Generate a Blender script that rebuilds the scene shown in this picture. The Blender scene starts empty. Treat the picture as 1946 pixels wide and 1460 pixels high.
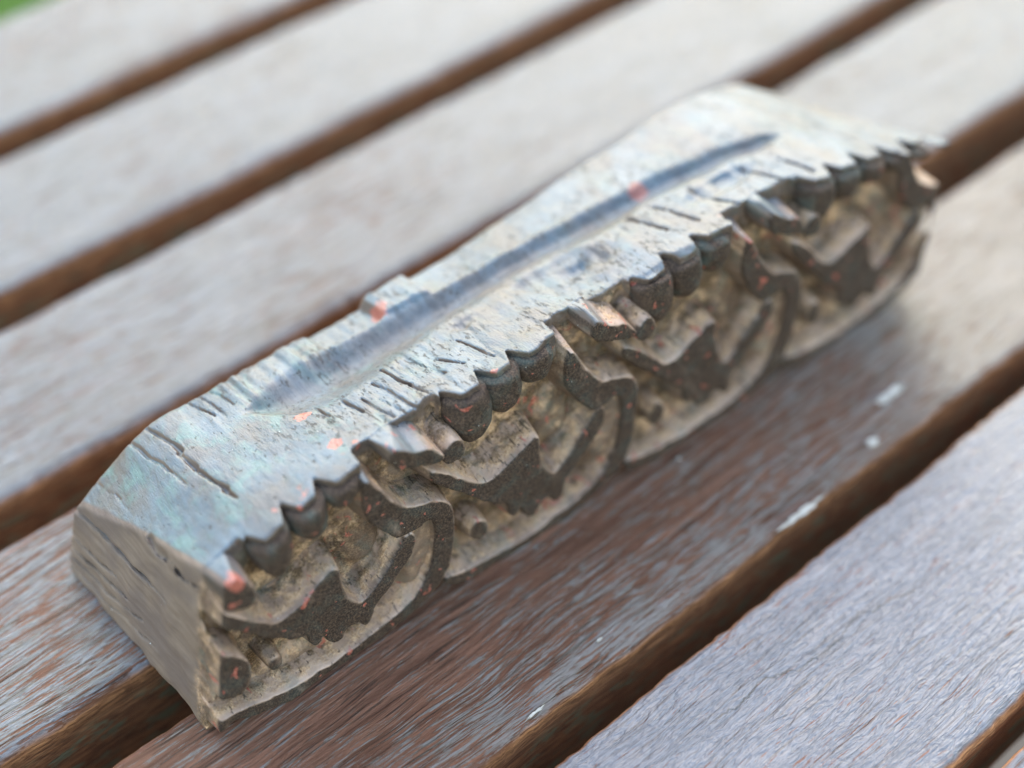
import bpy, math, random
import numpy as np
from mathutils import Vector, Matrix

random.seed(7)
rng = np.random.default_rng(7)
sc = bpy.context.scene
COL = sc.collection
MM = 0.001

# ------------------------------------------------------------------ camera
PITCH = 48.335
cam_d = bpy.data.cameras.new('camera')
cam = bpy.data.objects.new('camera', cam_d)
COL.objects.link(cam)
cam.location = (0, 0, 0.300)
cam.rotation_euler = (math.radians(90 - PITCH), 0, 0)
cam_d.sensor_width = 36.0
cam_d.lens = 36.0 * 2812 / 1946
cam_d.clip_start = 0.01
cam_d.clip_end = 200
cam_d.dof.use_dof = True
cam_d.dof.focus_distance = 0.335
cam_d.dof.aperture_fstop = 3.3
cam_d.dof.aperture_blades = 7
sc.camera = cam

# ------------------------------------------------------------------ daylight
SUN_EL, SUN_AZ = 40.0, 0.0          # degrees; azimuth right of the view direction
w = bpy.data.worlds.new('World')
sc.world = w
w.use_nodes = True
nt = w.node_tree
nt.nodes.clear()
sky = nt.nodes.new('ShaderNodeTexSky')
sky.sky_type = 'NISHITA'
sky.sun_disc = False
sky.sun_elevation = math.radians(SUN_EL)
sky.sun_rotation = math.radians(SUN_AZ)
sky.air_density = 1.8
sky.dust_density = 1.2
sky.ozone_density = 0.25
bg = nt.nodes.new('ShaderNodeBackground')
bg.inputs['Strength'].default_value = 0.15
wo = nt.nodes.new('ShaderNodeOutputWorld')
nt.links.new(sky.outputs[0], bg.inputs['Color'])
nt.links.new(bg.outputs[0], wo.inputs['Surface'])

sun_d = bpy.data.lights.new('sun', 'SUN')
sun_d.energy = 0.5
sun_d.angle = math.radians(80)
sun_d.color = (1.0, 0.985, 0.96)
sun = bpy.data.objects.new('sun', sun_d)
COL.objects.link(sun)
sd = Vector((math.sin(math.radians(SUN_AZ)) * math.cos(math.radians(SUN_EL)),
             math.cos(math.radians(SUN_AZ)) * math.cos(math.radians(SUN_EL)),
             math.sin(math.radians(SUN_EL))))
sun.rotation_euler = sd.to_track_quat('Z', 'Y').to_euler()
sun.location = sd * 3

sc.view_settings.view_transform = 'Standard'
sc.view_settings.look = 'None'
sc.view_settings.exposure = 2.06
sc.view_settings.gamma = 1.0


# ------------------------------------------------------------------ helpers
def tag(o, label=None, cat=None, group=None, kind=None):
    if label: o['label'] = label
    if cat: o['category'] = cat
    if group: o['group'] = group
    if kind: o['kind'] = kind
    return o


def mesh_obj(name, verts, faces, mat, parent=None, smooth=True):
    me = bpy.data.meshes.new(name)
    if isinstance(faces, np.ndarray):
        k = faces.shape[1]
        me.vertices.add(len(verts))
        me.vertices.foreach_set('co', np.asarray(verts, np.float32).ravel())
        me.loops.add(faces.size)
        me.loops.foreach_set('vertex_index', faces.astype(np.int32).ravel())
        me.polygons.add(len(faces))
        me.polygons.foreach_set('loop_start', np.arange(0, faces.size, k, dtype=np.int32))
        me.update(calc_edges=True)
        me.validate()
    else:
        me.from_pydata([tuple(v) for v in verts], [], faces)
        me.update()
    if smooth:
        me.polygons.foreach_set('use_smooth', np.ones(len(me.polygons), bool))
    me.materials.append(mat)
    o = bpy.data.objects.new(name, me)
    COL.objects.link(o)
    o.color = (0, 0, 0, 1)
    if parent is not None:
        o.parent = parent
    return o


def _hash(ix, iy, iz, seed):
    n = (ix.astype(np.int64) * 73856093) ^ (iy.astype(np.int64) * 19349663) ^ (iz.astype(np.int64) * 83492791) ^ (seed * 2654435761)
    n &= 0xffffffff
    n = ((n ^ (n >> 15)) * 0x2c1b3c6d) & 0xffffffff
    n = ((n ^ (n >> 12)) * 0x297a2d39) & 0xffffffff
    n ^= n >> 15
    return n.astype(np.float64) / 0xffffffff * 2 - 1


def vnoise(x, y, z, seed=0):
    x, y, z = np.broadcast_arrays(np.asarray(x, float), np.asarray(y, float), np.asarray(z, float))
    fx, fy, fz = np.floor(x), np.floor(y), np.floor(z)
    tx, ty, tz = x - fx, y - fy, z - fz
    tx, ty, tz = (t * t * (3 - 2 * t) for t in (tx, ty, tz))
    ix, iy, iz = fx.astype(np.int64), fy.astype(np.int64), fz.astype(np.int64)
    r = 0
    for a in (0, 1):
        for b in (0, 1):
            for c in (0, 1):
                r = r + _hash(ix + a, iy + b, iz + c, seed) * (tx if a else 1 - tx) * (ty if b else 1 - ty) * (tz if c else 1 - tz)
    return r


def fbm(x, y, z, seed=0, oct=3):
    r, a = 0, 1.0
    for i in range(oct):
        r = r + a * vnoise(x, y, z, seed + i * 17)
        x, y, z = x * 2.03, y * 2.03, z * 2.03
        a *= 0.5
    return r


def sstep(a, b, x):
    t = np.clip((x - a) / (b - a), 0, 1)
    return t * t * (3 - 2 * t)


def smax(a, b, k):
    h = np.clip(0.5 - 0.5 * (a - b) / k, 0, 1)
    return a * (1 - h) + b * h + k * h * (1 - h)


def smin(a, b, k):
    return -smax(-a, -b, k)


def surface_nets(F, xs, ys, zs):
    """quads of the zero surface of F sampled on a rectilinear grid"""
    ins = F < 0
    nx, ny, nz = F.shape
    c = np.zeros((nx - 1, ny - 1, nz - 1), np.uint8)
    for a in (0, 1):
        for b in (0, 1):
            for d in (0, 1):
                c += ins[a:nx - 1 + a, b:ny - 1 + b, d:nz - 1 + d]
    m = (c > 0) & (c < 8)
    I, J, K = np.nonzero(m)
    n = len(I)
    idx = np.full(m.shape, -1, np.int64)
    idx[I, J, K] = np.arange(n)
    acc = np.zeros((n, 3))
    cnt = np.zeros(n)
    corners = [(a, b, d) for a in (0, 1) for b in (0, 1) for d in (0, 1)]
    for p in corners:
        for ax in range(3):
            if p[ax]: continue
            q = list(p); q[ax] = 1
            f0 = F[I + p[0], J + p[1], K + p[2]]
            f1 = F[I + q[0], J + q[1], K + q[2]]
            cr = (f0 < 0) != (f1 < 0)
            t = np.where(cr, f0 / np.where(cr, f0 - f1, 1), 0)
            P = [xs[I + p[0]], ys[J + p[1]], zs[K + p[2]]]
            Q = [xs[I + q[0]], ys[J + q[1]], zs[K + q[2]]]
            for k in range(3):
                acc[:, k] += np.where(cr, P[k] + (Q[k] - P[k]) * t, 0)
            cnt += cr
    V = acc / cnt[:, None]
    quads = []
    for ax in range(3):
        s0 = [slice(1, -1)] * 3
        s1 = [slice(1, -1)] * 3
        s0[ax] = slice(0, -1)
        s1[ax] = slice(1, None)
        a, b = ins[tuple(s0)], ins[tuple(s1)]
        e = np.nonzero(a != b)
        flip = a[e]
        base = [e[k] + (0 if k == ax else 1) for k in range(3)]
        u, v = (ax + 1) % 3, (ax + 2) % 3

        def cell(du, dv):
            g = [base[0].copy(), base[1].copy(), base[2].copy()]
            g[u] += du
            g[v] += dv
            return idx[g[0], g[1], g[2]]
        q = np.stack([cell(-1, -1), cell(0, -1), cell(0, 0), cell(-1, 0)], 1)
        q[~flip] = q[~flip][:, ::-1]
        quads.append(q)
    return V, np.concatenate(quads)


def poly_sdf(P, X, Z):
    """signed distance to a closed polygon on a 2-D grid (negative inside)"""
    P = np.asarray(P, float)
    d = np.full(X.shape, 1e9)
    wn = np.zeros(X.shape, bool)
    for i in range(len(P)):
        a, b = P[i - 1], P[i]
        e = b - a
        wx, wz = X - a[0], Z - a[1]
        t = np.clip((wx * e[0] + wz * e[1]) / (e @ e + 1e-12), 0, 1)
        d = np.minimum(d, (wx - e[0] * t) ** 2 + (wz - e[1] * t) ** 2)
        c = ((a[1] > Z) != (b[1] > Z)) & (X < (b[0] - a[0]) * (Z - a[1]) / (b[1] - a[1] + 1e-12) + a[0])
        wn ^= c
    d = np.sqrt(d)
    return np.where(wn, -d, d)


def chaikin(P, n=2):
    P = np.asarray(P, float)
    for _ in range(n):
        Q = np.roll(P, -1, 0)
        P = np.stack([0.75 * P + 0.25 * Q, 0.25 * P + 0.75 * Q], 1).reshape(-1, 2)
    return P


# ------------------------------------------------------------------ materials
class NT:
    def __init__(s, name):
        s.m = bpy.data.materials.new(name)
        s.m.use_nodes = True
        s.t = s.m.node_tree
        s.b = s.t.nodes['Principled BSDF']
        tc = s.t.nodes.new('ShaderNodeTexCoord')
        mp = s.t.nodes.new('ShaderNodeMapping')
        mp.inputs['Scale'].default_value = (1000, 1000, 1000)     # metres to millimetres
        s.t.links.new(tc.outputs['Object'], mp.inputs['Vector'])
        s.P = mp.outputs[0]

    def lk(s, a, b):
        if isinstance(a, (int, float)):
            b.default_value = a
        elif isinstance(a, tuple):
            b.default_value = a if len(a) == len(b.default_value) else (*a, 1.0)
        else:
            s.t.links.new(a, b)

    def math(s, op, a, b=0.0, c=None, clamp=False):
        n = s.t.nodes.new('ShaderNodeMath')
        n.operation = op
        n.use_clamp = clamp
        s.lk(a, n.inputs[0]); s.lk(b, n.inputs[1])
        if c is not None: s.lk(c, n.inputs[2])
        return n.outputs[0]

    def scale(s, v):
        n = s.t.nodes.new('ShaderNodeVectorMath')
        n.operation = 'MULTIPLY'
        s.t.links.new(s.P, n.inputs[0])
        n.inputs[1].default_value = v
        return n.outputs[0]

    def noise(s, v, detail=4.0, rough=0.55, dist=0.0, off=None):
        n = s.t.nodes.new('ShaderNodeTexNoise')
        n.inputs['Scale'].default_value = 1.0
        n.inputs['Detail'].default_value = detail
        n.inputs['Roughness'].default_value = rough
        n.inputs['Distortion'].default_value = dist
        vec = s.scale(v) if isinstance(v, tuple) else v
        if off is not None:
            a = s.t.nodes.new('ShaderNodeVectorMath')
            s.t.links.new(vec, a.inputs[0])
            if isinstance(off, tuple): a.inputs[1].default_value = off
            else: s.t.links.new(off, a.inputs[1])
            vec = a.outputs[0]
        s.t.links.new(vec, n.inputs['Vector'])
        return n.outputs['Fac']

    def ramp(s, f, a, b, lo=0.0, hi=1.0):
        n = s.t.nodes.new('ShaderNodeMapRange')
        n.interpolation_type = 'SMOOTHSTEP'
        s.lk(f, n.inputs['Value'])
        n.inputs['From Min'].default_value = a
        n.inputs['From Max'].default_value = b
        n.inputs['To Min'].default_value = lo
        n.inputs['To Max'].default_value = hi
        return n.outputs[0]

    def mix(s, f, a, b):
        n = s.t.nodes.new('ShaderNodeMix')
        n.data_type = 'RGBA'
        s.lk(f, n.inputs['Factor'])
        s.lk(a, n.inputs['A']) if not isinstance(a, tuple) else setattr(n.inputs[6], 'default_value', (*a, 1))
        s.lk(b, n.inputs['B']) if not isinstance(b, tuple) else setattr(n.inputs[7], 'default_value', (*b, 1))
        if not isinstance(a, tuple):
            s.t.links.new(a, n.inputs[6])
        if not isinstance(b, tuple):
            s.t.links.new(b, n.inputs[7])
        return n.outputs[2]

    def fmix(s, f, a, b):
        n = s.t.nodes.new('ShaderNodeMix')
        s.lk(f, n.inputs[0]); s.lk(a, n.inputs[2]); s.lk(b, n.inputs[3])
        return n.outputs[0]

    def xyz(s, v=None):
        n = s.t.nodes.new('ShaderNodeSeparateXYZ')
        s.t.links.new(v if v is not None else s.P, n.inputs[0])
        return n.outputs

    def normal(s):
        g = s.t.nodes.new('ShaderNodeNewGeometry')
        return s.xyz(g.outputs['Normal'])

    def bump(s, h, dist, strength=1.0, prev=None):
        n = s.t.nodes.new('ShaderNodeBump')
        n.inputs['Strength'].default_value = strength
        n.inputs['Distance'].default_value = dist
        s.t.links.new(h, n.inputs['Height'])
        if prev is not None: s.t.links.new(prev, n.inputs['Normal'])
        return n.outputs[0]

    def out(s, col=None, rough=None, nor=None, spec=None):
        if col is not None: s.lk(col, s.b.inputs['Base Color'])
        if rough is not None: s.lk(rough, s.b.inputs['Roughness'])
        if nor is not None: s.t.links.new(nor, s.b.inputs['Normal'])
        if spec is not None: s.lk(spec, s.b.inputs['Specular IOR Level'])
        return s.m


def make_slat_material():
    n = NT('weathered_teak')
    oi = n.t.nodes.new('ShaderNodeObjectInfo')
    wear, wrinkle, warm_shade = n.xyz(oi.outputs['Color'])
    X, Y, Z = n.xyz()
    nrm = n.normal()
    warp = n.noise((0.02, 0.06, 0.06), 2.0)
    cmb = n.t.nodes.new('ShaderNodeCombineXYZ')
    n.t.links.new(X, cmb.inputs[0])
    n.t.links.new(n.math('ADD', Y, n.math('MULTIPLY', warp, 6.0)), cmb.inputs[1])
    n.t.links.new(Z, cmb.inputs[2])

    def sc2(v):
        k = n.t.nodes.new('ShaderNodeVectorMath'); k.operation = 'MULTIPLY'
        n.t.links.new(cmb.outputs[0], k.inputs[0]); k.inputs[1].default_value = v
        return k.outputs[0]
    grain = n.noise(sc2((0.022, 0.55, 0.55)), 5.0, 0.62)
    fleck = n.noise(sc2((0.11, 1.9, 1.6)), 5.0, 0.68, 0.25)
    fine = n.noise(sc2((0.35, 3.2, 2.0)), 3.0, 0.6)
    patch = n.noise((0.018, 0.05, 0.05), 3.0, 0.55)
    brown = n.mix(n.ramp(grain, 0.3, 0.72), (0.125, 0.046, 0.025), (0.28, 0.122, 0.074))
    grey = n.mix(n.ramp(fine, 0.3, 0.7), (0.103, 0.105, 0.121), (0.195, 0.20, 0.228))
    grey = n.mix(n.math('MULTIPLY', wrinkle, 0.42), grey, (0.045, 0.026, 0.027))
    grey = n.mix(n.math('MULTIPLY', warm_shade, 9.0, clamp=True), grey, n.mix(fine, (0.12, 0.092, 0.086), (0.27, 0.22, 0.205)))
    lim = n.math('ADD', n.math('MULTIPLY', patch, 0.22), n.math('MULTIPLY', fleck, 1.1))
    lim = n.math('SUBTRACT', lim, wear)
    lim = n.math('SUBTRACT', lim, n.math('MULTIPLY', n.math('MULTIPLY', warm_shade, n.ramp(Y, 124, 150)), n.ramp(X, 300, 200, 0.15, 1.0)))  # browner towards the block: its soft shade painted into the slat
    lim = n.math('ADD', lim, n.math('MULTIPLY', n.math('SUBTRACT', grain, 0.5), 0.35))
    lim = n.math('ADD', lim, n.ramp(X, 190, 330, 0.0, 0.12))
    gm = n.ramp(lim, 0.035, 0.085)
    up = n.ramp(nrm[2], 0.45, 0.9)
    gm = n.math('MULTIPLY', gm, up)
    col = n.mix(gm, brown, grey)
    pore = n.noise(sc2((0.05, 2.1, 2.0)), 3.0, 0.6, off=(7, 3, 1))
    pm = n.ramp(pore, 0.57, 0.64)
    col = n.mix(n.math('MULTIPLY', pm, 0.75), col, (0.028, 0.013, 0.009))
    cy = n.noise((0.055, 0.0, 0.0), 4.0, 0.65, off=(0, 3, 3))
    cd = n.math('ABSOLUTE', n.math('SUBTRACT', Y, n.math('ADD', n.math('SUBTRACT', 95.4, n.math('MULTIPLY', n.math('SUBTRACT', X, 145.0), 0.10)), n.math('MULTIPLY', n.math('SUBTRACT', cy, 0.5), 14.0))))
    ck = n.math('MULTIPLY', n.math('MULTIPLY', n.ramp(X, 138, 146), n.ramp(X, 218, 200)), n.ramp(cd, 0.42, 0.12))
    ck = n.math('MULTIPLY', ck, n.ramp(fine, 0.32, 0.5, 0.3, 1.0))
    col = n.mix(n.math('MULTIPLY', ck, 0.85), col, (0.02, 0.014, 0.012))
    # bare warm sides with algae low down
    side = n.mix(n.ramp(fleck, 0.35, 0.7), (0.15, 0.056, 0.020), (0.50, 0.215, 0.085))
    mossn = n.noise((0.09, 0.2, 0.25), 5.0, 0.65)
    moss = n.math('MULTIPLY', n.ramp(mossn, 0.5, 0.62), n.ramp(Z, -5.0, -11.0))
    side = n.mix(moss, side, (0.22, 0.20, 0.105))
    col = n.mix(n.ramp(nrm[2], 0.92, 0.5), col, side)
    rough = n.fmix(n.ramp(nrm[2], 0.92, 0.5), n.fmix(gm, n.fmix(n.ramp(fine, 0.35, 0.7), 0.42, 0.6), n.fmix(n.ramp(fine, 0.3, 0.7), 0.30, 0.44)), 0.85)
    # relief: raised fibres, and the wrinkled coat on some slats
    wr = n.noise(sc2((0.20, 0.72, 0.8)), 3.0, 0.5, 1.0)
    wr = n.ramp(wr, 0.34, 0.60)
    h = n.math('ADD', n.math('MULTIPLY', fleck, 1.0), n.math('MULTIPLY', grain, 0.8))
    h = n.math('ADD', h, n.math('MULTIPLY', fine, 0.25))
    h = n.math('ADD', h, n.math('MULTIPLY', gm, 0.22))
    h = n.math('SUBTRACT', h, n.math('MULTIPLY', pm, 0.22))
    h = n.fmix(wrinkle, h, n.math('ADD', n.math('MULTIPLY', wr, 0.10), n.math('ADD', n.math('MULTIPLY', grain, 0.30), n.math('MULTIPLY', fine, 0.10))))
    return n.out(col, rough, n.bump(h, 0.0020, 0.95), n.fmix(gm, 0.30, 1.0))


def make_block_material():
    n = NT('inked_block_wood')
    X, Y, Z = n.xyz()
    nrm = n.normal()
    nx, ny, nz = nrm
    u = n.math('ADD', n.math('SUBTRACT', Y, n.math('MULTIPLY', Z, 0.11)), 2.5)
    grain = n.noise((0.75, 0.035, 0.75), 5.0, 0.62, 0.3)
    gfine = n.noise((2.6, 0.12, 2.6), 3.0, 0.6)
    blot = n.noise((0.06, 0.05, 0.06), 4.0, 0.6)
    speck = n.noise((2.2, 2.2, 2.2), 2.0, 0.7)
    wood = n.mix(n.ramp(grain, 0.3, 0.7), (0.135, 0.092, 0.067), (0.20, 0.145, 0.110))
    wood = n.mix(n.ramp(blot, 0.42, 0.62, 0.0, 0.55), wood, (0.105, 0.078, 0.072))
    # bluish film on the up-facing top, painting in the sky's sheen
    zt = n.math('SUBTRACT', 61.0, n.math('MULTIPLY', n.math('POWER', n.math('ABSOLUTE', n.math('MULTIPLY', n.math('SUBTRACT', X, 135.0), 0.01)), 2.0), 9.3))
    below = n.ramp(n.math('SUBTRACT', Z, zt), -4.2, -7.0)          # 1 on the carved side below the top edge
    e_in = n.math('ADD', n.math('SUBTRACT', X, n.math('MULTIPLY', Z, 0.275)), n.math('MULTIPLY', Y, 0.058))
    oi = n.t.nodes.new('ShaderNodeObjectInfo')
    inked = n.xyz(oi.outputs['Color'])[0]
    top = n.math('MULTIPLY', n.ramp(nz, 0.55, 0.85), n.math('MULTIPLY', n.ramp(e_in, 0.7, 1.6), n.math('SUBTRACT', 1.0, inked)))
    wood = n.mix(n.math('MULTIPLY', top, 0.85), wood, n.mix(n.ramp(grain, 0.3, 0.7), (0.055, 0.042, 0.037), (0.115, 0.09, 0.078)))
    sky_tint = n.mix(n.ramp(blot, 0.35, 0.65), (0.045, 0.072, 0.098), (0.095, 0.135, 0.17))
    col = n.mix(n.math('MULTIPLY', top, n.math('MULTIPLY', n.ramp(grain, 0.2, 0.6, 0.45, 0.9), n.ramp(n.noise((0.10, 0.045, 0.10), 4.0, 0.62, off=(8, 8, 2)), 0.36, 0.58, 0.35, 1.0))), wood, sky_tint)
    # teal dye stains
    tn = n.noise((0.16, 0.09, 0.16), 5.0, 0.68, 0.5)
    relief = n.ramp(u, 9.5, 7.5)
    teal = n.ramp(tn, 0.46, 0.70)
    tealx = n.math('MULTIPLY', teal, n.fmix(relief, n.math('MULTIPLY', top, n.ramp(X, 95, 40, 0.25, 0.75)), 0.27))
    # dark ink on the printing face
    face = n.math('MULTIPLY', n.ramp(u, 2.2, 0.8), n.ramp(ny, -0.35, -0.75))
    wall = n.math('MULTIPLY', relief, below)
    col = n.mix(wall, col, n.mix(n.ramp(blot, 0.35, 0.65), (0.22, 0.135, 0.092), (0.46, 0.305, 0.22)))
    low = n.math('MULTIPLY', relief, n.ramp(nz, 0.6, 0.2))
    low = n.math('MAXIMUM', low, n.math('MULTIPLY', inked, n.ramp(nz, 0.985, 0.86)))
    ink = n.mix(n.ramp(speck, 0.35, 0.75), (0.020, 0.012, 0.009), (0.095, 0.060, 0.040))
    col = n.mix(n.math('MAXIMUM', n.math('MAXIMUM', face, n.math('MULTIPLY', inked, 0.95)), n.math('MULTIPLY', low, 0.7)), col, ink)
    # tan dust lying in the carved hollows
    dn = n.noise((0.35, 0.35, 0.35), 5.0, 0.65)
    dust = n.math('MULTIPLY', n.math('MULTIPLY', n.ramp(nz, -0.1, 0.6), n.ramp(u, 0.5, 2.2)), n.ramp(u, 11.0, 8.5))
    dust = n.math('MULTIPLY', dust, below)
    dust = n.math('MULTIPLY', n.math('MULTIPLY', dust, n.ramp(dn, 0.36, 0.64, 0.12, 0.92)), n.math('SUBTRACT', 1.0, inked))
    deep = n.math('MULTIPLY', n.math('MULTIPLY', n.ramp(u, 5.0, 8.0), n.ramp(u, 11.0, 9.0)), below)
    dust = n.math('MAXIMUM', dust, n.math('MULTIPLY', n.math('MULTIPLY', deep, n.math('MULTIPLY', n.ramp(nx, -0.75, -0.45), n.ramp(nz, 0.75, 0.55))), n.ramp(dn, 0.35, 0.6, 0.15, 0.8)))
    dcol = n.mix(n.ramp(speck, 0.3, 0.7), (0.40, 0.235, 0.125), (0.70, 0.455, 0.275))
    grit_shade = n.noise((0.17, 0.22, 0.17), 5.0, 0.66, 0.4, off=(9, 4, 41))
    dcol = n.mix(n.math('MULTIPLY', n.ramp(grit_shade, 0.38, 0.55), n.ramp(u, 2.5, 5.0, 0.3, 0.95)), dcol, n.mix(n.ramp(speck, 0.35, 0.7), (0.030, 0.018, 0.009), (0.15, 0.092, 0.045)))  # dark grit thickening with depth, also painting shadow into the recesses
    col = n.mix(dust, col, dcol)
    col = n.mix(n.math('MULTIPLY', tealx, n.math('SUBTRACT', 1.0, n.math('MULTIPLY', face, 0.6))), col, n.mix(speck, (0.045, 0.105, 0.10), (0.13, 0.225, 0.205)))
    # red dye remains
    rn = n.noise((0.30, 0.17, 0.30), 2.5, 0.6, 0.4, off=(31, 5, 9))
    red = n.math('MULTIPLY', n.ramp(rn, 0.65, 0.69), n.fmix(relief, 0.0, 0.75))
    # a few separate spots
    dist_n = n.t.nodes.new('ShaderNodeTexNoise')
    dist_n.inputs['Scale'].default_value = 0.45
    dist_n.inputs['Detail'].default_value = 4.0
    n.t.links.new(n.P, dist_n.inputs['Vector'])
    off = n.t.nodes.new('ShaderNodeVectorMath'); off.operation = 'MULTIPLY_ADD'
    n.t.links.new(dist_n.outputs['Color'], off.inputs[0])
    off.inputs[1].default_value = (5.0, 5.0, 5.0)
    n.t.links.new(n.P, off.inputs[2])
    spots = 0.0
    for (x, y, z, r) in ((60, 41.2, 43.5, 1.7), (49.6, 30.7, 46.8, 1.8), (49.2, 16.3, 51.5, 1.9), (52, 12.5, 52.4, 1.3),
                         (84.6, 50.0, 42.0, 3.4), (156, 37, 52.0, 3.2), (15.5, 2.5, 46, 3.2), (33, 7, 51, 1.2)):
        d = n.t.nodes.new('ShaderNodeVectorMath'); d.operation = 'DISTANCE'
        n.t.links.new(off.outputs[0], d.inputs[0])
        d.inputs[1].default_value = (x + 2.5, y + 2.5, z + 2.5)
        spots = n.math('MAXIMUM', n.ramp(d.outputs['Value'], r, r * 0.75), spots)
    red = n.math('MAXIMUM', red, n.math('MULTIPLY', spots, 0.85))
    col = n.mix(red, col, n.mix(n.ramp(speck, 0.3, 0.7), (0.27, 0.05, 0.032), (0.42, 0.15, 0.105)))
    # open pores and hair cracks along the grain, dull floor of the finger groove
    pit = n.math('MULTIPLY', n.ramp(n.noise((1.15, 0.55, 1.15), 2.0, 0.6, off=(2, 8, 60)), 0.655, 0.70), top)
    hair = n.noise((1.15, 0.028, 1.15), 3.0, 0.62, 0.15, off=(5, 2, 3))
    hair = n.math('MULTIPLY', n.ramp(hair, 0.575, 0.63), n.math('MULTIPLY', top, n.math('MULTIPLY', n.ramp(X, 30, 55, 0.25, 1.0), n.ramp(n.noise((0.05, 0.08, 0.05), 3.0, off=(1, 1, 9)), 0.42, 0.56))))
    yc = n.math('SUBTRACT', 47.8, n.math('MULTIPLY', X, 0.08))
    grv = n.math('MULTIPLY', n.math('MULTIPLY', n.ramp(n.math('ABSOLUTE', n.math('SUBTRACT', Y, yc)), 5.6, 3.6), n.ramp(X, 42, 52)), n.ramp(X, 200, 188))
    grv = n.math('MULTIPLY', grv, n.ramp(Y, 48.5, 46.5))
    grv = n.math('MULTIPLY', grv, n.ramp(n.noise((0.11, 0.20, 0.11), 4.0, 0.6, off=(4, 4, 4)), 0.30, 0.55, 0.3, 1.0))
    col = n.mix(n.math('MULTIPLY', grv, n.ramp(X, 75, 120, 0.6, 0.15)), col, n.mix(n.ramp(grain, 0.3, 0.7), (0.085, 0.075, 0.075), (0.15, 0.135, 0.13)))
    marks = n.math('MAXIMUM', n.math('MULTIPLY', pit, 0.7), n.math('MULTIPLY', hair, 0.75))
    col = n.mix(marks, col, (0.030, 0.022, 0.018))
    # tiny pale grains of dirt
    gr = n.noise((1.5, 1.5, 1.5), 1.0, 0.5, off=(3, 77, 5))
    col = n.mix(n.ramp(gr, 0.80, 0.84), col, (0.6, 0.6, 0.57))
    r_top = n.fmix(n.ramp(grain, 0.3, 0.7), 0.30, 0.44)
    rough = n.fmix(top, n.fmix(relief, 0.62, 0.78), r_top)
    rough = n.fmix(dust, rough, 0.9)
    rough = n.fmix(n.math('MAXIMUM', marks, n.math('MULTIPLY', grv, n.ramp(X, 85, 125, 0.65, 0.3))), rough, 0.75)
    h = n.math('ADD', n.math('MULTIPLY', grain, 0.7), n.math('ADD', n.math('MULTIPLY', gfine, 0.5), n.math('MULTIPLY', speck, 0.30)))
    h = n.math('SUBTRACT', h, n.math('MULTIPLY', marks, 0.7))
    h = n.math('MULTIPLY', h, n.ramp(nx, -0.8, -0.5, 0.22, 1.0))
    h = n.math('ADD', h, n.math('MULTIPLY', n.math('MULTIPLY', dn, dust), 1.8))
    return n.out(col, rough, n.bump(h, 0.00034, 0.8), n.fmix(dust, n.fmix(top, n.fmix(relief, 0.30, 0.22), 0.6), 0.05))


def make_simple(name, fn):
    n = NT(name)
    return fn(n)


M_SLAT = make_slat_material()
M_BLOCK = make_block_material()
M_LAWN = make_simple('grass_ground', lambda n: n.out(n.mix(n.noise((0.02, 0.02, 0.02), 5.0), (0.05, 0.11, 0.012), (0.12, 0.21, 0.03)), 0.9))
M_BLADE = make_simple('grass_blade', lambda n: n.out(n.mix(n.noise((0.01, 0.01, 0.01), 3.0), (0.09, 0.19, 0.02), (0.17, 0.27, 0.05)), 0.6))
M_ADDED_GROUND = make_simple('added_brown_ground', lambda n: n.out(n.mix(n.noise((0.03, 0.03, 0.03), 5.0), (0.06, 0.045, 0.035), (0.14, 0.11, 0.09)), 0.9))
M_FLECK = make_simple('old_white_paint', lambda n: n.out(n.mix(n.noise((0.5, 0.9, 0.9), 3.0), (0.22, 0.20, 0.175), (0.50, 0.46, 0.41)), 0.7))

# ------------------------------------------------------------------ lawn far below the table
S_AZ = math.radians(49.3)
s_dir = Vector((math.sin(S_AZ), math.cos(S_AZ), 0))
n_dir = Vector((-s_dir.y, s_dir.x, 0))
lawn = mesh_obj('lawn', [(-40, -40, -0.72), (40, -40, -0.72), (40, 40, -0.72), (-40, 40, -0.72)], [(0, 1, 2, 3)], M_LAWN, smooth=False)
tag(lawn, kind='structure')
pv = [tuple(s_dir * a + n_dir * b + Vector((0, 0, -0.716))) for a, b in ((-3, -3), (3, -3), (3, 0.85), (-3, 0.85))]
added_ground = mesh_obj('added_ground_patch', pv, [(0, 1, 2, 3)], M_ADDED_GROUND, smooth=False)  # unseen patch, added to keep green lawn bounce out of the slat gaps
tag(added_ground, kind='structure')
bv, bf = [], []
for i in range(9000):
    a = s_dir * random.uniform(-0.5, 1.2) + n_dir * random.uniform(0.87, 2.1)
    h, r, t = random.uniform(0.025, 0.07), random.uniform(0.0012, 0.0025), random.uniform(0, 6.28)
    dx, dy = math.cos(t), math.sin(t)
    lx, ly = random.gauss(0, 0.015), random.gauss(0, 0.015)
    k = len(bv)
    bv += [(a.x - dx * r, a.y - dy * r, -0.72), (a.x + dx * r, a.y + dy * r, -0.72),
           (a.x + lx * .4 + dx * r * .7, a.y + ly * .4 + dy * r * .7, -0.72 + h * .6),
           (a.x + lx * .4 - dx * r * .7, a.y + ly * .4 - dy * r * .7, -0.72 + h * .6),
           (a.x + lx, a.y + ly, -0.72 + h)]
    bf += [(k, k + 1, k + 2, k + 3), (k + 3, k + 2, k + 4)]
gr = mesh_obj('grass', bv, bf, M_BLADE, smooth=False)
tag(gr, 'short green grass growing beyond the edge of the table', 'grass', kind='stuff')

# ------------------------------------------------------------------ slatted table
table = bpy.data.objects.new('garden_table', None)
COL.objects.link(table)
table.rotation_euler = (0, 0, math.atan2(s_dir.y, s_dir.x))
tag(table, 'weathered brown wooden slatted table under the carved block', 'table')
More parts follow.
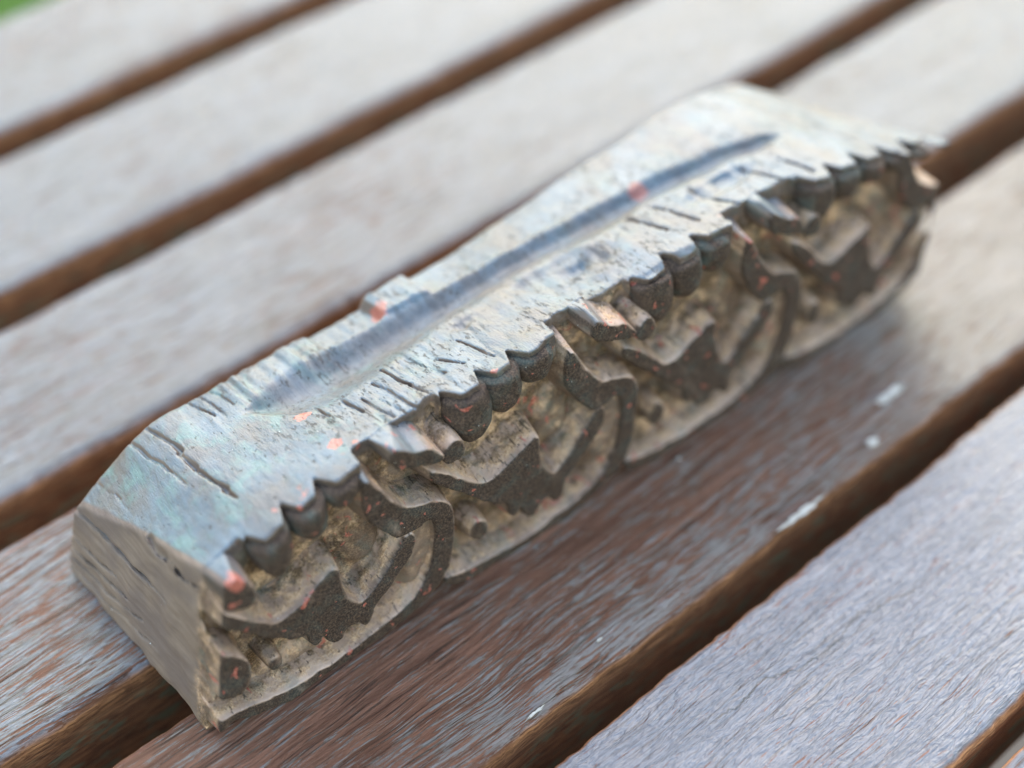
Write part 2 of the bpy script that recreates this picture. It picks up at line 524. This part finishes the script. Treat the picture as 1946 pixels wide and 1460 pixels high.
# near edge, far edge (mm across the slats), wear, wrinkled coat
SLATS = [(-88.0, -30.5, 0.55, 0.7), (-20.0, 45.8, 0.52, 0.85), (53.6, 111.2, 0.46, 1.0), (120.8, 174.6, 0.585, 0.0), (190.5, 243.8, 0.58, 0.1),
         (256.4, 311.5, 0.50, 0.2), (324.0, 378.8, 0.48, 0.2), (391.4, 448.0, 0.50, 0.2)]
XA, XB, TH = -260.0, 1000.0, 40.0


def slat_mesh(lo, hi, seed):
    xs = np.concatenate([np.linspace(XA, -20, 60, endpoint=False), np.arange(-20, 440, 0.8), np.linspace(440, XB, 80)])
    R, RL = 2.2, (3.8 if lo > 150 else 2.4)
    prof = []                                  # (edge selector, inset, z)
    mid = np.linspace(0, 1, 14)[1:-1]
    for z in (-TH + 1, -33, -27, -22, -18, -14.5, -11.5, -9, -7, -5.2, -4.0): prof.append(('l', 0, z))
    for a in np.linspace(0, math.pi / 2, 6):
        prof.append(('l', RL * (1 - math.cos(a)), -RL * (1 - math.sin(a))))
    for t in mid: prof.append(('m', t, 0))
    for a in np.linspace(math.pi / 2, 0, 6):
        prof.append(('h', R * (1 - math.cos(a)), -R * (1 - math.sin(a))))
    for z in (-3.8, -5.2, -7, -9, -11.5, -14.5, -18, -22, -27, -33, -TH + 1): prof.append(('h', 0, z))
    prof.append(('h', 1, -TH)); prof.append(('l', 1, -TH))
    nb = len(prof)
    V = np.zeros((len(xs), nb, 3))
    el = lo + 0.55 * fbm(xs / 40, seed * 3.1 + 0 * xs, 0 * xs, seed)
    jl = 0.30 * fbm(xs / 3.2, 9.0 + 0 * xs, 0 * xs, seed + 2)
    eh = hi + 0.55 * fbm(xs / 44, seed * 5.7 + 0 * xs, 0 * xs, seed + 5)
    jh = 0.30 * fbm(xs / 3.2, 4.0 + 0 * xs, 0 * xs, seed + 7)
    for j, (k, a, z) in enumerate(prof):
        wz = float(sstep(-7.0, -2.5, z))
        y = el + a + jl * wz if k == 'l' else eh - a + jh * wz if k == 'h' else (el + RL) + (eh - el - R - RL) * a
        V[:, j, 0] = xs
        V[:, j, 1] = y
        V[:, j, 2] = z
    t = np.clip((V[:, :, 1] - lo) / (hi - lo), 0, 1)
    upm = sstep(-8, -1, V[:, :, 2])
    V[:, :, 2] += upm * (0.10 * fbm(V[:, :, 0] / 22, V[:, :, 1] / 4, 0, seed + 9) - 0.16 + 0.0 * t)
    side = (V[:, :, 2] < -2.0) & (V[:, :, 2] > -TH + 0.5)
    V[:, :, 1] += side * 0.35 * fbm(V[:, :, 0] / 30, V[:, :, 2] / 3.0, 0, seed + 11, 2)
    F = []
    nx = len(xs)
    i = np.arange(nx - 1)[:, None]
    j = np.arange(nb)[None, :]
    jn = (j + 1) % nb
    F = np.stack([i * nb + j, (i + 1) * nb + j, (i + 1) * nb + jn, i * nb + jn], -1).reshape(-1, 4)
    F = F[:, ::-1]
    return V.reshape(-1, 3) * MM, F


slat_objs = []
for i, (lo, hi, wear, wrk) in enumerate(SLATS):
    V, F = slat_mesh(lo, hi, 100 + i * 13)
    o = mesh_obj('slat', V, F, M_SLAT, table)
    o.color = (wear, wrk, 0.10 if i == 3 else 0.0, 1)
    slat_objs.append(o)


def box(x0, x1, y0, y1, z0, z1):
    v = [(x, y, z) for x in (x0, x1) for y in (y0, y1) for z in (z0, z1)]
    f = [(0, 1, 3, 2), (4, 6, 7, 5), (0, 4, 5, 1), (2, 3, 7, 6), (0, 2, 6, 4), (1, 5, 7, 3)]
    return [tuple(c * MM for c in p) for p in v], f


for x in (-180, 880):
    v, f = box(x - 22, x + 22, -86, 446, -TH - 45, -TH - 0.1)
    cb = mesh_obj('cross_bar', v, f, M_SLAT, table, smooth=False)
    cb.color = (0.7, 0, 0, 1)


def fleck(x, y, lx, ly, slat, seed):
    k = 30
    r = np.random.default_rng(seed)
    v = []
    for i in range(k):
        a = 2 * math.pi * i / k
        q = 1 + r.uniform(-0.42, 0.30)
        v.append((x + lx * q * math.cos(a), y + ly * q * math.sin(a), -0.02))
    top = [(x + (p[0] - x) * 0.88, y + (p[1] - y) * 0.85, 0.22) for p in v]
    verts = [tuple(c * MM for c in p) for p in v + top]
    faces = [tuple(range(k, 2 * k))] + [(i, (i + 1) % k, k + (i + 1) % k, k + i) for i in range(k)]
    return mesh_obj('paint_fleck', verts, faces, M_FLECK, slat, smooth=False)


for (x, y, lx, ly, si) in [(249.2, 133.2, 5.6, 1.5, 3), (200.8, 121.9, 7.6, 1.0, 3), (232.4, 125.4, 1.9, 1.3, 3), (113.0, 123.4, 3.4, 0.35, 3),
                           (137.2, 127.9, 0.8, 0.4, 3), (190, 154.5, 0.7, 0.35, 3)]:
    fleck(x, y, lx, ly, slat_objs[si], int(x * 10))

# ------------------------------------------------------------------ the carved printing block (millimetres, own axes)
block = bpy.data.objects.new('printing_block', None)
COL.objects.link(block)
B_AZ = math.radians(51.445)
block.location = (-66.839 * MM, 160.636 * MM, 0.0)
block.rotation_euler = (0, 0, math.pi / 2 - B_AZ)
tag(block, 'carved dark wooden block for printing on cloth, lying on the slatted table', 'printing block')

XS = [0, 14, 30, 49, 75, 103, 130, 157, 185, 205, 225, 237]
ZF = [43, 46.5, 51.5, 55.5, 58, 59.5, 61, 61.5, 59.5, 57, 51.5, 48]
XB_ = [0, 5, 23, 50, 82, 136, 185, 203, 222, 240]
ZB = [21, 25, 38, 39, 40.5, 45, 51, 50, 43, 38]
GX = [40, 43, 50, 60, 70, 85, 96, 117, 153, 162, 193, 199]
GB = [43.5, 44.8, 47.9, 49.6, 48.2, 46.8, 45.2, 44.5, 39.5, 38.8, 32.3, 28.0]     # back lip of the finger groove
GFr = [43.0, 41.8, 34.2, 32.4, 33.0, 34.6, 35.4, 34.0, 31.5, 31.3, 27.6, 26.9]    # its gentle front side


def smooth_interp(x, xp, fp, wdt=5.0):
    r = 0
    for o in (-1, -0.5, 0, 0.5, 1):
        r = r + np.interp(x + o * wdt, xp, fp)
    return r / 5


def yprint(z):
    return -2.5 + 0.11 * z


def zshift(x, z):
    return np.interp(x, [0, 20, 77, 133, 192, 240], [0, 0, 2.7, 4.8, 5.0, 3.5]) * sstep(6, 24, z)


def ztop(x, y):
    a = smooth_interp(x, XS, ZF)
    b = smooth_interp(x, XB_, ZB)
    t = np.clip((y - 3) / 54, -0.06, 1.2)
    z = a + (b - a) * t
    # rounded front edge
    z = z - 0.5 * sstep(8, -1, y)
    # finger groove: steep at the back, shallow towards the front
    gb = np.interp(x, GX, GB)
    gf = np.interp(x, GX, GFr) + 0.9 * fbm(x / 9, 3.3 + 0 * x, 0 * x, 33, 2)
    gb = gb + 0.45 * fbm(x / 5, 7.1 + 0 * x, 0 * x, 34, 3)
    inx = sstep(40, 47, x) * sstep(200, 190, x)
    wdt = np.maximum(gb - gf, 0.5)
    q = (y - gf) / wdt
    prof = np.where(q < 0.45, sstep(-0.35, 0.45, q), sstep(1.03, 0.5, q))
    z = z - inx * prof * np.interp(x, [40, 60, 100, 150, 199], [2.0, 4.6, 3.4, 2.8, 2.2])
    # worn and broken back rim
    rim = sstep(-0.5, 1.5, y - gb) * inx
    br = sstep(66, 68.5, x) * sstep(84.5, 82.5, x) * 1.9 + sstep(96, 98, x) * sstep(150, 105, x) * 2.1 - sstep(83, 85, x) * sstep(98, 95.5, x) * 1.2
    rg = vnoise(x / 1.6, y / 14, 0 * x, 5) * 0.55 * sstep(28, 40, x) * sstep(100, 88, x)
    z = z - rim * br - sstep(42, 48, y) * rg
    # torn fibres between groove and carved edge
    m = sstep(44, 60, x) * sstep(165, 120, x) * sstep(38, 32, y) * sstep(1, 9, y)
    f = vnoise((x - y * 0.08) / 1.15, y / 13, 0 * x, 21)
    z = z - m * (0.34 * np.maximum(f, 0) ** 2 * 1.6 + 0.28 * fbm(x / 7, y / 9, 0 * x, 3, 2))
    # scooped damage
    ax = np.interp(y, [5, 7, 9, 19, 32], [133, 127, 119, 112.5, 109])
    sc_ = sstep(0, 1.6, x - ax) * sstep(26, 8, x - ax) * sstep(36, 29, y) * sstep(2, 8, y)
    z = z - 2.1 * sc_
    s2 = np.sqrt(((x - 128) / 9) ** 2 + ((y - 23) / 5) ** 2)
    z = z - 0.8 * sstep(1.1, 0.3, s2) * (1 + 1.0 * vnoise(x / 1.6, y / 3, 0 * x, 8))
    s3 = np.sqrt(((x - 93) / 6) ** 2 + ((y - 28) / 2.2) ** 2)
    z = z - 0.4 * sstep(1.0, 0.3, s3) * (1 + 1.0 * vnoise(x / 1.5, y / 3, 0 * x, 28))
    s4 = np.sqrt(((x - 170) / 14) ** 2 + ((y - 22) / 4) ** 2)
    z = z - 0.9 * sstep(1.0, 0.5, s4) * (1 + 0.8 * vnoise(x / 2, y / 8, 0 * x, 18))
    return z


def ends(x, y, z):
    near = -(x - (0.275 * z - 0.058 * y)) * 0.96
    far = (x - (231.5 - 0.42 * y + 0.15 * z)) * 0.92
    return near, far


GRAIN_CRACKS = [   # polylines (x, y, z, radius)
    [(19.0, 59, 34.6, .55), (20.3, 44.3, 39.1, .75), (21.1, 33.8, 42.0, .3)],
    [(23.2, 58, 37.5, .55), (24.7, 44, 41.0, .9), (24.9, 36.5, 42.7, .9), (25.9, 25, 45.6, .9), (26.4, 20.5, 46.4, .3)],
    [(9.0, 60, 27.3, .5), (9.8, 43, 33.0, .35)],
    [(70.3, 29.9, 48.8, .45), (71.7, 19.6, 52.2, .7), (72.4, 10.5, 55.2, .3)],
    [(66.6, 26.8, 49.5, .4), (68.0, 12.2, 54.2, .6)],
    [(76.9, 27.9, 49.8, .4), (79.2, 16.1, 53.8, .6)],
    [(80.1, 23.3, 51.5, .35), (83.7, 15.1, 54.4, .55)],
    [(52.9, 32, 46.6, .3), (53.3, 25, 49, .4)], [(57.9, 30.9, 47.3, .3), (59.2, 20, 51, .45)],
    [(64.1, 21, 51.4, .4), (65.2, 11.9, 54.2, .5)], [(61.4, 24, 50, .3), (62.4, 13, 53.6, .45)],
    [(88, 24, 51.4, .3), (90, 12, 55.4, .5)],
    [(34.3, 58.5, 38.0, .45), (36.2, 48, 40.7, .4)], [(37.0, 58.5, 38.1, .45), (38.7, 45.7, 41.4, .35)],
    [(40.2, 58.5, 38.3, .45), (41.6, 48, 41.0, .3)],
    [(145, 29, 53.5, .5), (147, 17, 57.2, .6)], [(152, 28, 54.0, .5), (155, 14, 58.5, .6)], [(163, 26, 55, .5), (166, 12, 58.8, .6)],
    [(178, 26, 55, .5), (182, 10, 58.5, .6)], [(187, 24, 55, .5), (191, 10, 57.8, .6)],
    # end grain cracks on the near end
    [(2.2, 60, 20.4, .7), (3.3, 50, 22.0, .95), (3.6, 44.4, 22.4, 1.0), (4.4, 35.2, 23.3, .8), (5.1, 22, 24.0, .3)],
    [(8.4, 31, 36.5, .7), (8.6, 27, 35.4, .9), (9.1, 16.3, 35.9, .4), (10.4, 8, 39, .2)],
    [(-2.2, 63, 4.7, .5), (-1.2, 47.2, 5.9, .7), (1.0, 30, 10.6, .3)],
    [(-1.3, 62, 7.4, .6), (0.4, 43.4, 10.9, .75), (1.6, 36, 12.3, .25)],
    [(-3.2, 63, 1.8, .4), (-2.1, 47, 2.8, .5), (-0.9, 36.4, 4.9, .5), (0.5, 22, 7.4, .2)],
    [(-0.5, 62, 11.5, .4), (0.9, 50, 13.0, .5), (2.2, 40, 14.6, .2)],
]


BEADS = [(26.0, 35.0, 4.7, 52), (35.6, 39.6, 4.7, 53), (44.2, 44.0, 4.6, 54.5),
         (79.2, 39.4, 5.9, 57), (88.2, 42.6, 5.3, 57.5), (97.6, 46.6, 5.6, 58.5),
         (134.5, 41.5, 5.6, 60), (144.0, 44.5, 5.2, 60.5), (153.4, 47.5, 5.2, 61),
         (190.0, 43.5, 5.6, 58.5), (199.6, 46.0, 5.2, 57.5), (209.0, 46.0, 5.2, 55.5), (218.5, 46, 4.6, 53), (228.5, 44.5, 4.6, 51.5)]


def edge_cut(x):
    """how far the top edge is cut back behind the printing face: notches beside the beads, deep bays at the teeth"""
    D = np.full_like(x, 8.6)
    jit = 0.5 * vnoise(x / 2.3, 0 * x, 0 * x, 77)
    for cx, zb, r, zt in BEADS:
        inb = sstep(r + 1.2, r - 0.2, np.abs(x - cx - 0.4))
        D = np.minimum(D, 8.6 - 5.9 * inb)
    for cx, zb, r, zt in BEADS:
        D = np.maximum(D, 2.7 + 5.2 * np.clip(1 - np.abs(x - (cx - r * 0.86)) / 2.3, 0, 1))
    return D + jit


def body_sdf(xs, ys, zs):
    X, Y = np.meshgrid(xs, ys, indexing='ij')
    zt = ztop(X, Y)
    X3, Y3, Z3 = X[:, :, None], Y[:, :, None], zs[None, None, :]
    F = (Z3 - zt[:, :, None]) * 0.93
    # front: the cut-back ground behind the relief
    Xf, Zf_ = np.meshgrid(xs, zs, indexing='ij')
    zl = Zf_ - zshift(Xf, Zf_)
    xl = np.mod(Xf - 8.0, 57.0) + 8.0
    D = 8.0 + (edge_cut(xs)[:, None] - 8.0) * sstep(40, 48.5, zl)
    D = D - 6.0 * sstep(1.3, 0.6, np.sqrt(((xl - 59.5 - 0.25 * (zl - 18)) / 5.5) ** 2 + ((zl - 18) / 11.0) ** 2))
    D = D - 2.2 * sstep(1.2, 0.5, np.sqrt(((xl - 47) / 6.0) ** 2 + ((zl - 27) / 9.0) ** 2))
    D = D - 2.4 * sstep(12, 2, Zf_) + 0.55 * fbm(Xf / 6, Zf_ / 6, 0 * Xf, 40)
    front = yprint(Zf_) + D
    F = smax(F, (front[:, None, :] - Y3), 0.35)
    back = Y3 - np.interp(zs, [0, 3, 20, 40], [61.5, 63.0, 61.0, 58.6])[None, None, :] - 0.5 * fbm(xs / 14, 0 * xs, 0 * xs, 60)[:, None, None]
    F = smax(F, back, 2.2)
    near, far = ends(X3, Y3, Z3)
    edge = 0.35 * vnoise(ys[:, None] / 5, zs[None, :] / 5, 0, 61)[None]
    F = smax(F, near + edge, 0.45)
    F = smax(F, far, 1.3)
    F = smax(F, -Z3 + 0.05 + 0 * F, 0.8)
    band = np.abs(F) < 2.2
    I, J, K = np.nonzero(band)
    x, y, z = xs[I], ys[J], zs[K]
    nz_ = 0.16 * fbm(x / 5, y / 7, z / 5, 70, 3) + 0.05 * vnoise(x / 0.9, y / 14, z / 0.9, 75)
    F[I, J, K] += nz_
    for line in GRAIN_CRACKS:
        for a, b in zip(line[:-1], line[1:]):
            a, b = np.array(a), np.array(b)
            lo, hi = np.minimum(a, b)[:3] - 2.2, np.maximum(a, b)[:3] + 2.2
            i0, i1 = np.searchsorted(xs, [lo[0], hi[0]])
            j0, j1 = np.searchsorted(ys, [lo[1], hi[1]])
            k0, k1 = np.searchsorted(zs, [lo[2], hi[2]])
            if i1 <= i0 or j1 <= j0 or k1 <= k0: continue
            x, y, z = xs[i0:i1, None, None], ys[None, j0:j1, None], zs[None, None, k0:k1]
            e = b[:3] - a[:3]
            wob = 0.5 * vnoise(y / 4.5, 0, 0, int(a[0] * 7) + 3)
            t = np.clip(((x - a[0]) * e[0] + (y - a[1]) * e[1] + (z - a[2]) * e[2]) / (e @ e), 0, 1)
            ddx, ddy, ddz = x - a[0] - e[0] * t + wob, y - a[1] - e[1] * t, z - a[2] - e[2] * t
            on_end = a[2] < 26 and a[0] < 6
            d = np.sqrt((ddx * (0.42 if on_end else 1)) ** 2 + ddy ** 2 + (ddz * (1 if on_end else 0.30)) ** 2)
            r = (a[3] + (b[3] - a[3]) * t) * (0.85 if on_end else 0.72) * (1 + 0.45 * vnoise(x / 2.0, y / 3.2, z / 2.0, 91))
            sub = F[i0:i1, j0:j1, k0:k1]
            F[i0:i1, j0:j1, k0:k1] = np.maximum(sub, r - d)
    return F


xs = np.concatenate([np.arange(-5, 112, 0.36), np.arange(112, 242, 0.62)])
ys = np.arange(-1.5, 66, 0.42)
zs = np.arange(-1.0, 64, 0.40)
V, Q = surface_nets(body_sdf(xs, ys, zs), xs, ys, zs)
mesh_obj('body', V * MM, Q, M_BLOCK, block)


def relief_part(name, poly, seed, x_off=0.0, taper=0.20, y0=0.0, res=0.36, edge=0.3, smooth=1, depth=9.6, rough=0.22, topcut=True, near_cut=True, extra=None):
    """a raised figure of the printing face: outline at the face, walls running back to the ground"""
    P = chaikin(poly, smooth) if smooth else np.asarray(poly, float)
    P = P + np.array([x_off, 0])
    P[:, 1] += zshift(P[:, 0], P[:, 1])
    lo, hi = P.min(0) - 3.2, P.max(0) + 3.2
    ya, yb = yprint(max(lo[1], 0)) - 1.5, yprint(hi[1]) + depth + 2
    xs, ys, zs = np.arange(lo[0], hi[0], res), np.arange(ya, yb, res), np.arange(max(lo[1], -1.2), hi[1], res)
    Xg, Zg = np.meshgrid(xs, zs, indexing='ij')
    d2 = poly_sdf(P, Xg, Zg) + rough * fbm(Xg / 3.5, Zg / 3.5, 0 * Xg, seed)
    U = ys[None, :, None] - yprint(zs)[None, None, :] - y0
    F = d2[:, None, :] - taper * np.clip(U, 0, 20) + 0 * U
    uw = 0.30 * fbm(Xg / 7, Zg / 7, 0 * Xg, seed + 3, 2)
    F = smax(F, -(U + uw[:, None, :]), edge)
    F = smax(F, U - depth, 0.3)
    X3, Y3, Z3 = xs[:, None, None], ys[None, :, None], zs[None, None, :]
    near, far = ends(X3, Y3, Z3)
    F = smax(F, near + 0.05, 0.5)
    F = smax(F, far + 0.1, 0.6)
    F = smax(F, 0.1 - Z3 + 0 * F, 0.4)
    if topcut:
        Xt, Yt = np.meshgrid(xs, ys, indexing='ij')
        F = smax(F, (Z3 - ztop(Xt, Yt)[:, :, None] + 0.15), 0.4)
    F = F + 0.13 * fbm(X3 / 2.6, Y3 / 4.0, Z3 / 2.6, seed + 9, 3)
    if not (F < 0).any(): return None
    F[[0, -1]] = 1; F[:, [0, -1]] = np.maximum(F[:, [0, -1]], 0.5); F[:, :, [0, -1]] = np.maximum(F[:, :, [0, -1]], 0.5)
    V, Q = surface_nets(F, xs, ys, zs)
    if len(Q) < 60: return None
    return mesh_obj(name, V * MM, Q, M_BLOCK, block)


def bead(cx, zb, rad, seed, zt):
    """a rounded peg of the top row, running from the ground to the printing face"""
    hgt = zt - zb + 4.0
    lo = np.array([cx - rad - 2, yprint(zb) - 2, zb - 2.5])
    hi = np.array([cx + rad + 2, yprint(zt) + 9.5, zt + 2.5])
    xs, ys, zs = (np.arange(a, b, 0.36) for a, b in zip(lo, hi))
    X, Y, Z = xs[:, None, None], ys[None, :, None], zs[None, None, :]
    U = Y - yprint(Z)
    zc = zb + hgt * 0.5
    wx = (X - cx - 0.10 * (U - 4)) / (rad + 0.35)
    wz = (Z - zc) / (hgt * 0.5)
    wu = np.clip(9.0 - U, 0, 20) / 9.0
    e = 2.15
    G = (np.abs(wx) ** e + np.abs(wz) ** e + (wu ** 2.6) * 0.92) ** (1 / e) - 1
    F = G * rad * 0.8
    F = smax(F, -U + 0.1 + 0 * F, 0.6)
    F = smax(F, U - 8.6, 0.4)
    Xt, Yt = np.meshgrid(xs, ys, indexing='ij')
    F = smax(F, (Z - ztop(Xt, Yt)[:, :, None] + 1.7), 1.4)
    near, far = ends(X, Y, Z)
    F = smax(F, near, 0.4)
    F = smax(F, far, 0.6)
    F = F + 0.17 * fbm(X / 2.4, Y / 3.5, Z / 2.4, seed, 3)
    if not (F < 0).any(): return None
    F[[0, -1]] = 1; F[:, [0, -1]] = np.maximum(F[:, [0, -1]], 0.5); F[:, :, [0, -1]] = np.maximum(F[:, :, [0, -1]], 0.5)
    V, Q = surface_nets(F, xs, ys, zs)
    if len(Q) < 60: return None
    o = mesh_obj('bead', V * MM, Q, M_BLOCK, block)
    o.color = (1, 0, 0, 1)
    return o


LEAF = [(8.0, 40.5), (11.5, 37.6), (15.2, 33), (19, 28.2), (21.5, 26.5), (24.5, 26.6), (28.8, 27.9), (33.5, 29.8), (37.7, 31.2), (37.4, 26), (38.3, 20.5),
        (40.2, 16.8), (42.4, 15.8), (46.2, 17.6), (52.9, 22.8), (56.5, 27), (58.5, 24), (57.3, 20.6), (54, 18.0), (49, 15.2), (46.4, 13.6), (44.6, 12.4), (43, 8.9), (41.1, 7.9),
        (40.2, 10.6), (37.6, 11.4), (36.1, 10.1), (34.5, 8.4), (32, 9.4), (31.0, 13.6), (29.6, 11.6), (27.6, 12.2), (27.2, 16.8), (24.4, 17.6), (19.8, 22.0), (15.6, 27.4), (11.1, 32.4), (7.4, 37.6)]
BORDER = [(6.5, 4.5), (9.3, 2.2), (13, 1.0), (19, 0.2), (26, -0.4), (33, -0.8), (40, -0.6), (47, 0.6), (53, 2.2), (58, 4.2), (62.7, 6.2), (66, 11), (68.2, 18), (68.9, 24), (67.8, 28.6),
          (65.2, 31.2), (60.2, 33.2), (56.4, 35.4), (53.6, 40), (51, 45.6), (48.6, 50.6), (47.2, 47), (46.6, 41), (48, 36.5), (51, 31.4), (54.2, 26.8),
          (58.4, 26.4), (62.0, 27.2), (63.9, 24.2), (63.6, 19), (61.4, 13.2), (58.2, 9.4), (53.5, 6.4), (47, 4.4), (40.5, 3.2), (33, 2.6), (25, 3.0), (18, 3.8), (11.5, 5.2), (7.4, 7.0)]
TOOTH_A = [(55.0, 48.2), (55.8, 54.4), (58.6, 52.2), (61.6, 49.2), (65.2, 48.2), (67.0, 45.2), (68.7, 42.6), (66.6, 42.2), (64.6, 43.2), (60.0, 45.6)]
TOOTH_B = [(68.0, 41.4), (70.2, 44.6), (72.4, 45.6), (74.4, 42.4), (73.6, 38.8), (69.4, 39.6)]
P0 = 57.0
for k, (cx, zb, r, zt) in enumerate(BEADS):
    bead(cx, zb, r, 300 + k * 7, zt - 1.0)
for k in range(0, 4):
    xo = k * P0
    relief_part('leaf', LEAF, 400 + k * 11, xo, taper=0.22, smooth=1)
    bp = BORDER if k else [(-4, 3.6), (2, 3.8)] + BORDER[:-1] + [(7.4, 6.8), (2, 7.6), (-4, 7.6)]
    relief_part('scroll_border', bp, 500 + k * 11, xo, taper=0.16)
    relief_part('tooth', TOOTH_A, 600 + k * 11, xo, taper=0.10, res=0.34)
    relief_part('tooth', TOOTH_B, 650 + k * 11, xo, taper=0.12, res=0.34)
    c = np.array([18.6, 13.4]); rr = 1.8 if k == 0 else 2.6
    ang = np.linspace(0, 2 * math.pi, 14, endpoint=False)
    relief_part('peg', np.stack([c[0] + rr * np.cos(ang), c[1] + rr * 1.1 * np.sin(ang)], 1), 700 + k * 11, xo, taper=0.10, smooth=0, edge=0.8, res=0.36, y0=0.8)
relief_part('tooth', [(6, 44), (9.5, 50.5), (14, 47), (18.6, 41.6), (18.0, 36.2), (13, 37)], 801, 0, taper=0.10, res=0.34)
relief_part('peg', [(-2, 29.5), (6, 28), (9.5, 25.6), (12.3, 21.5), (12.7, 17), (11.2, 13.2), (7.8, 11.8), (4, 14), (-2, 15)], 811, 0, taper=0.08)
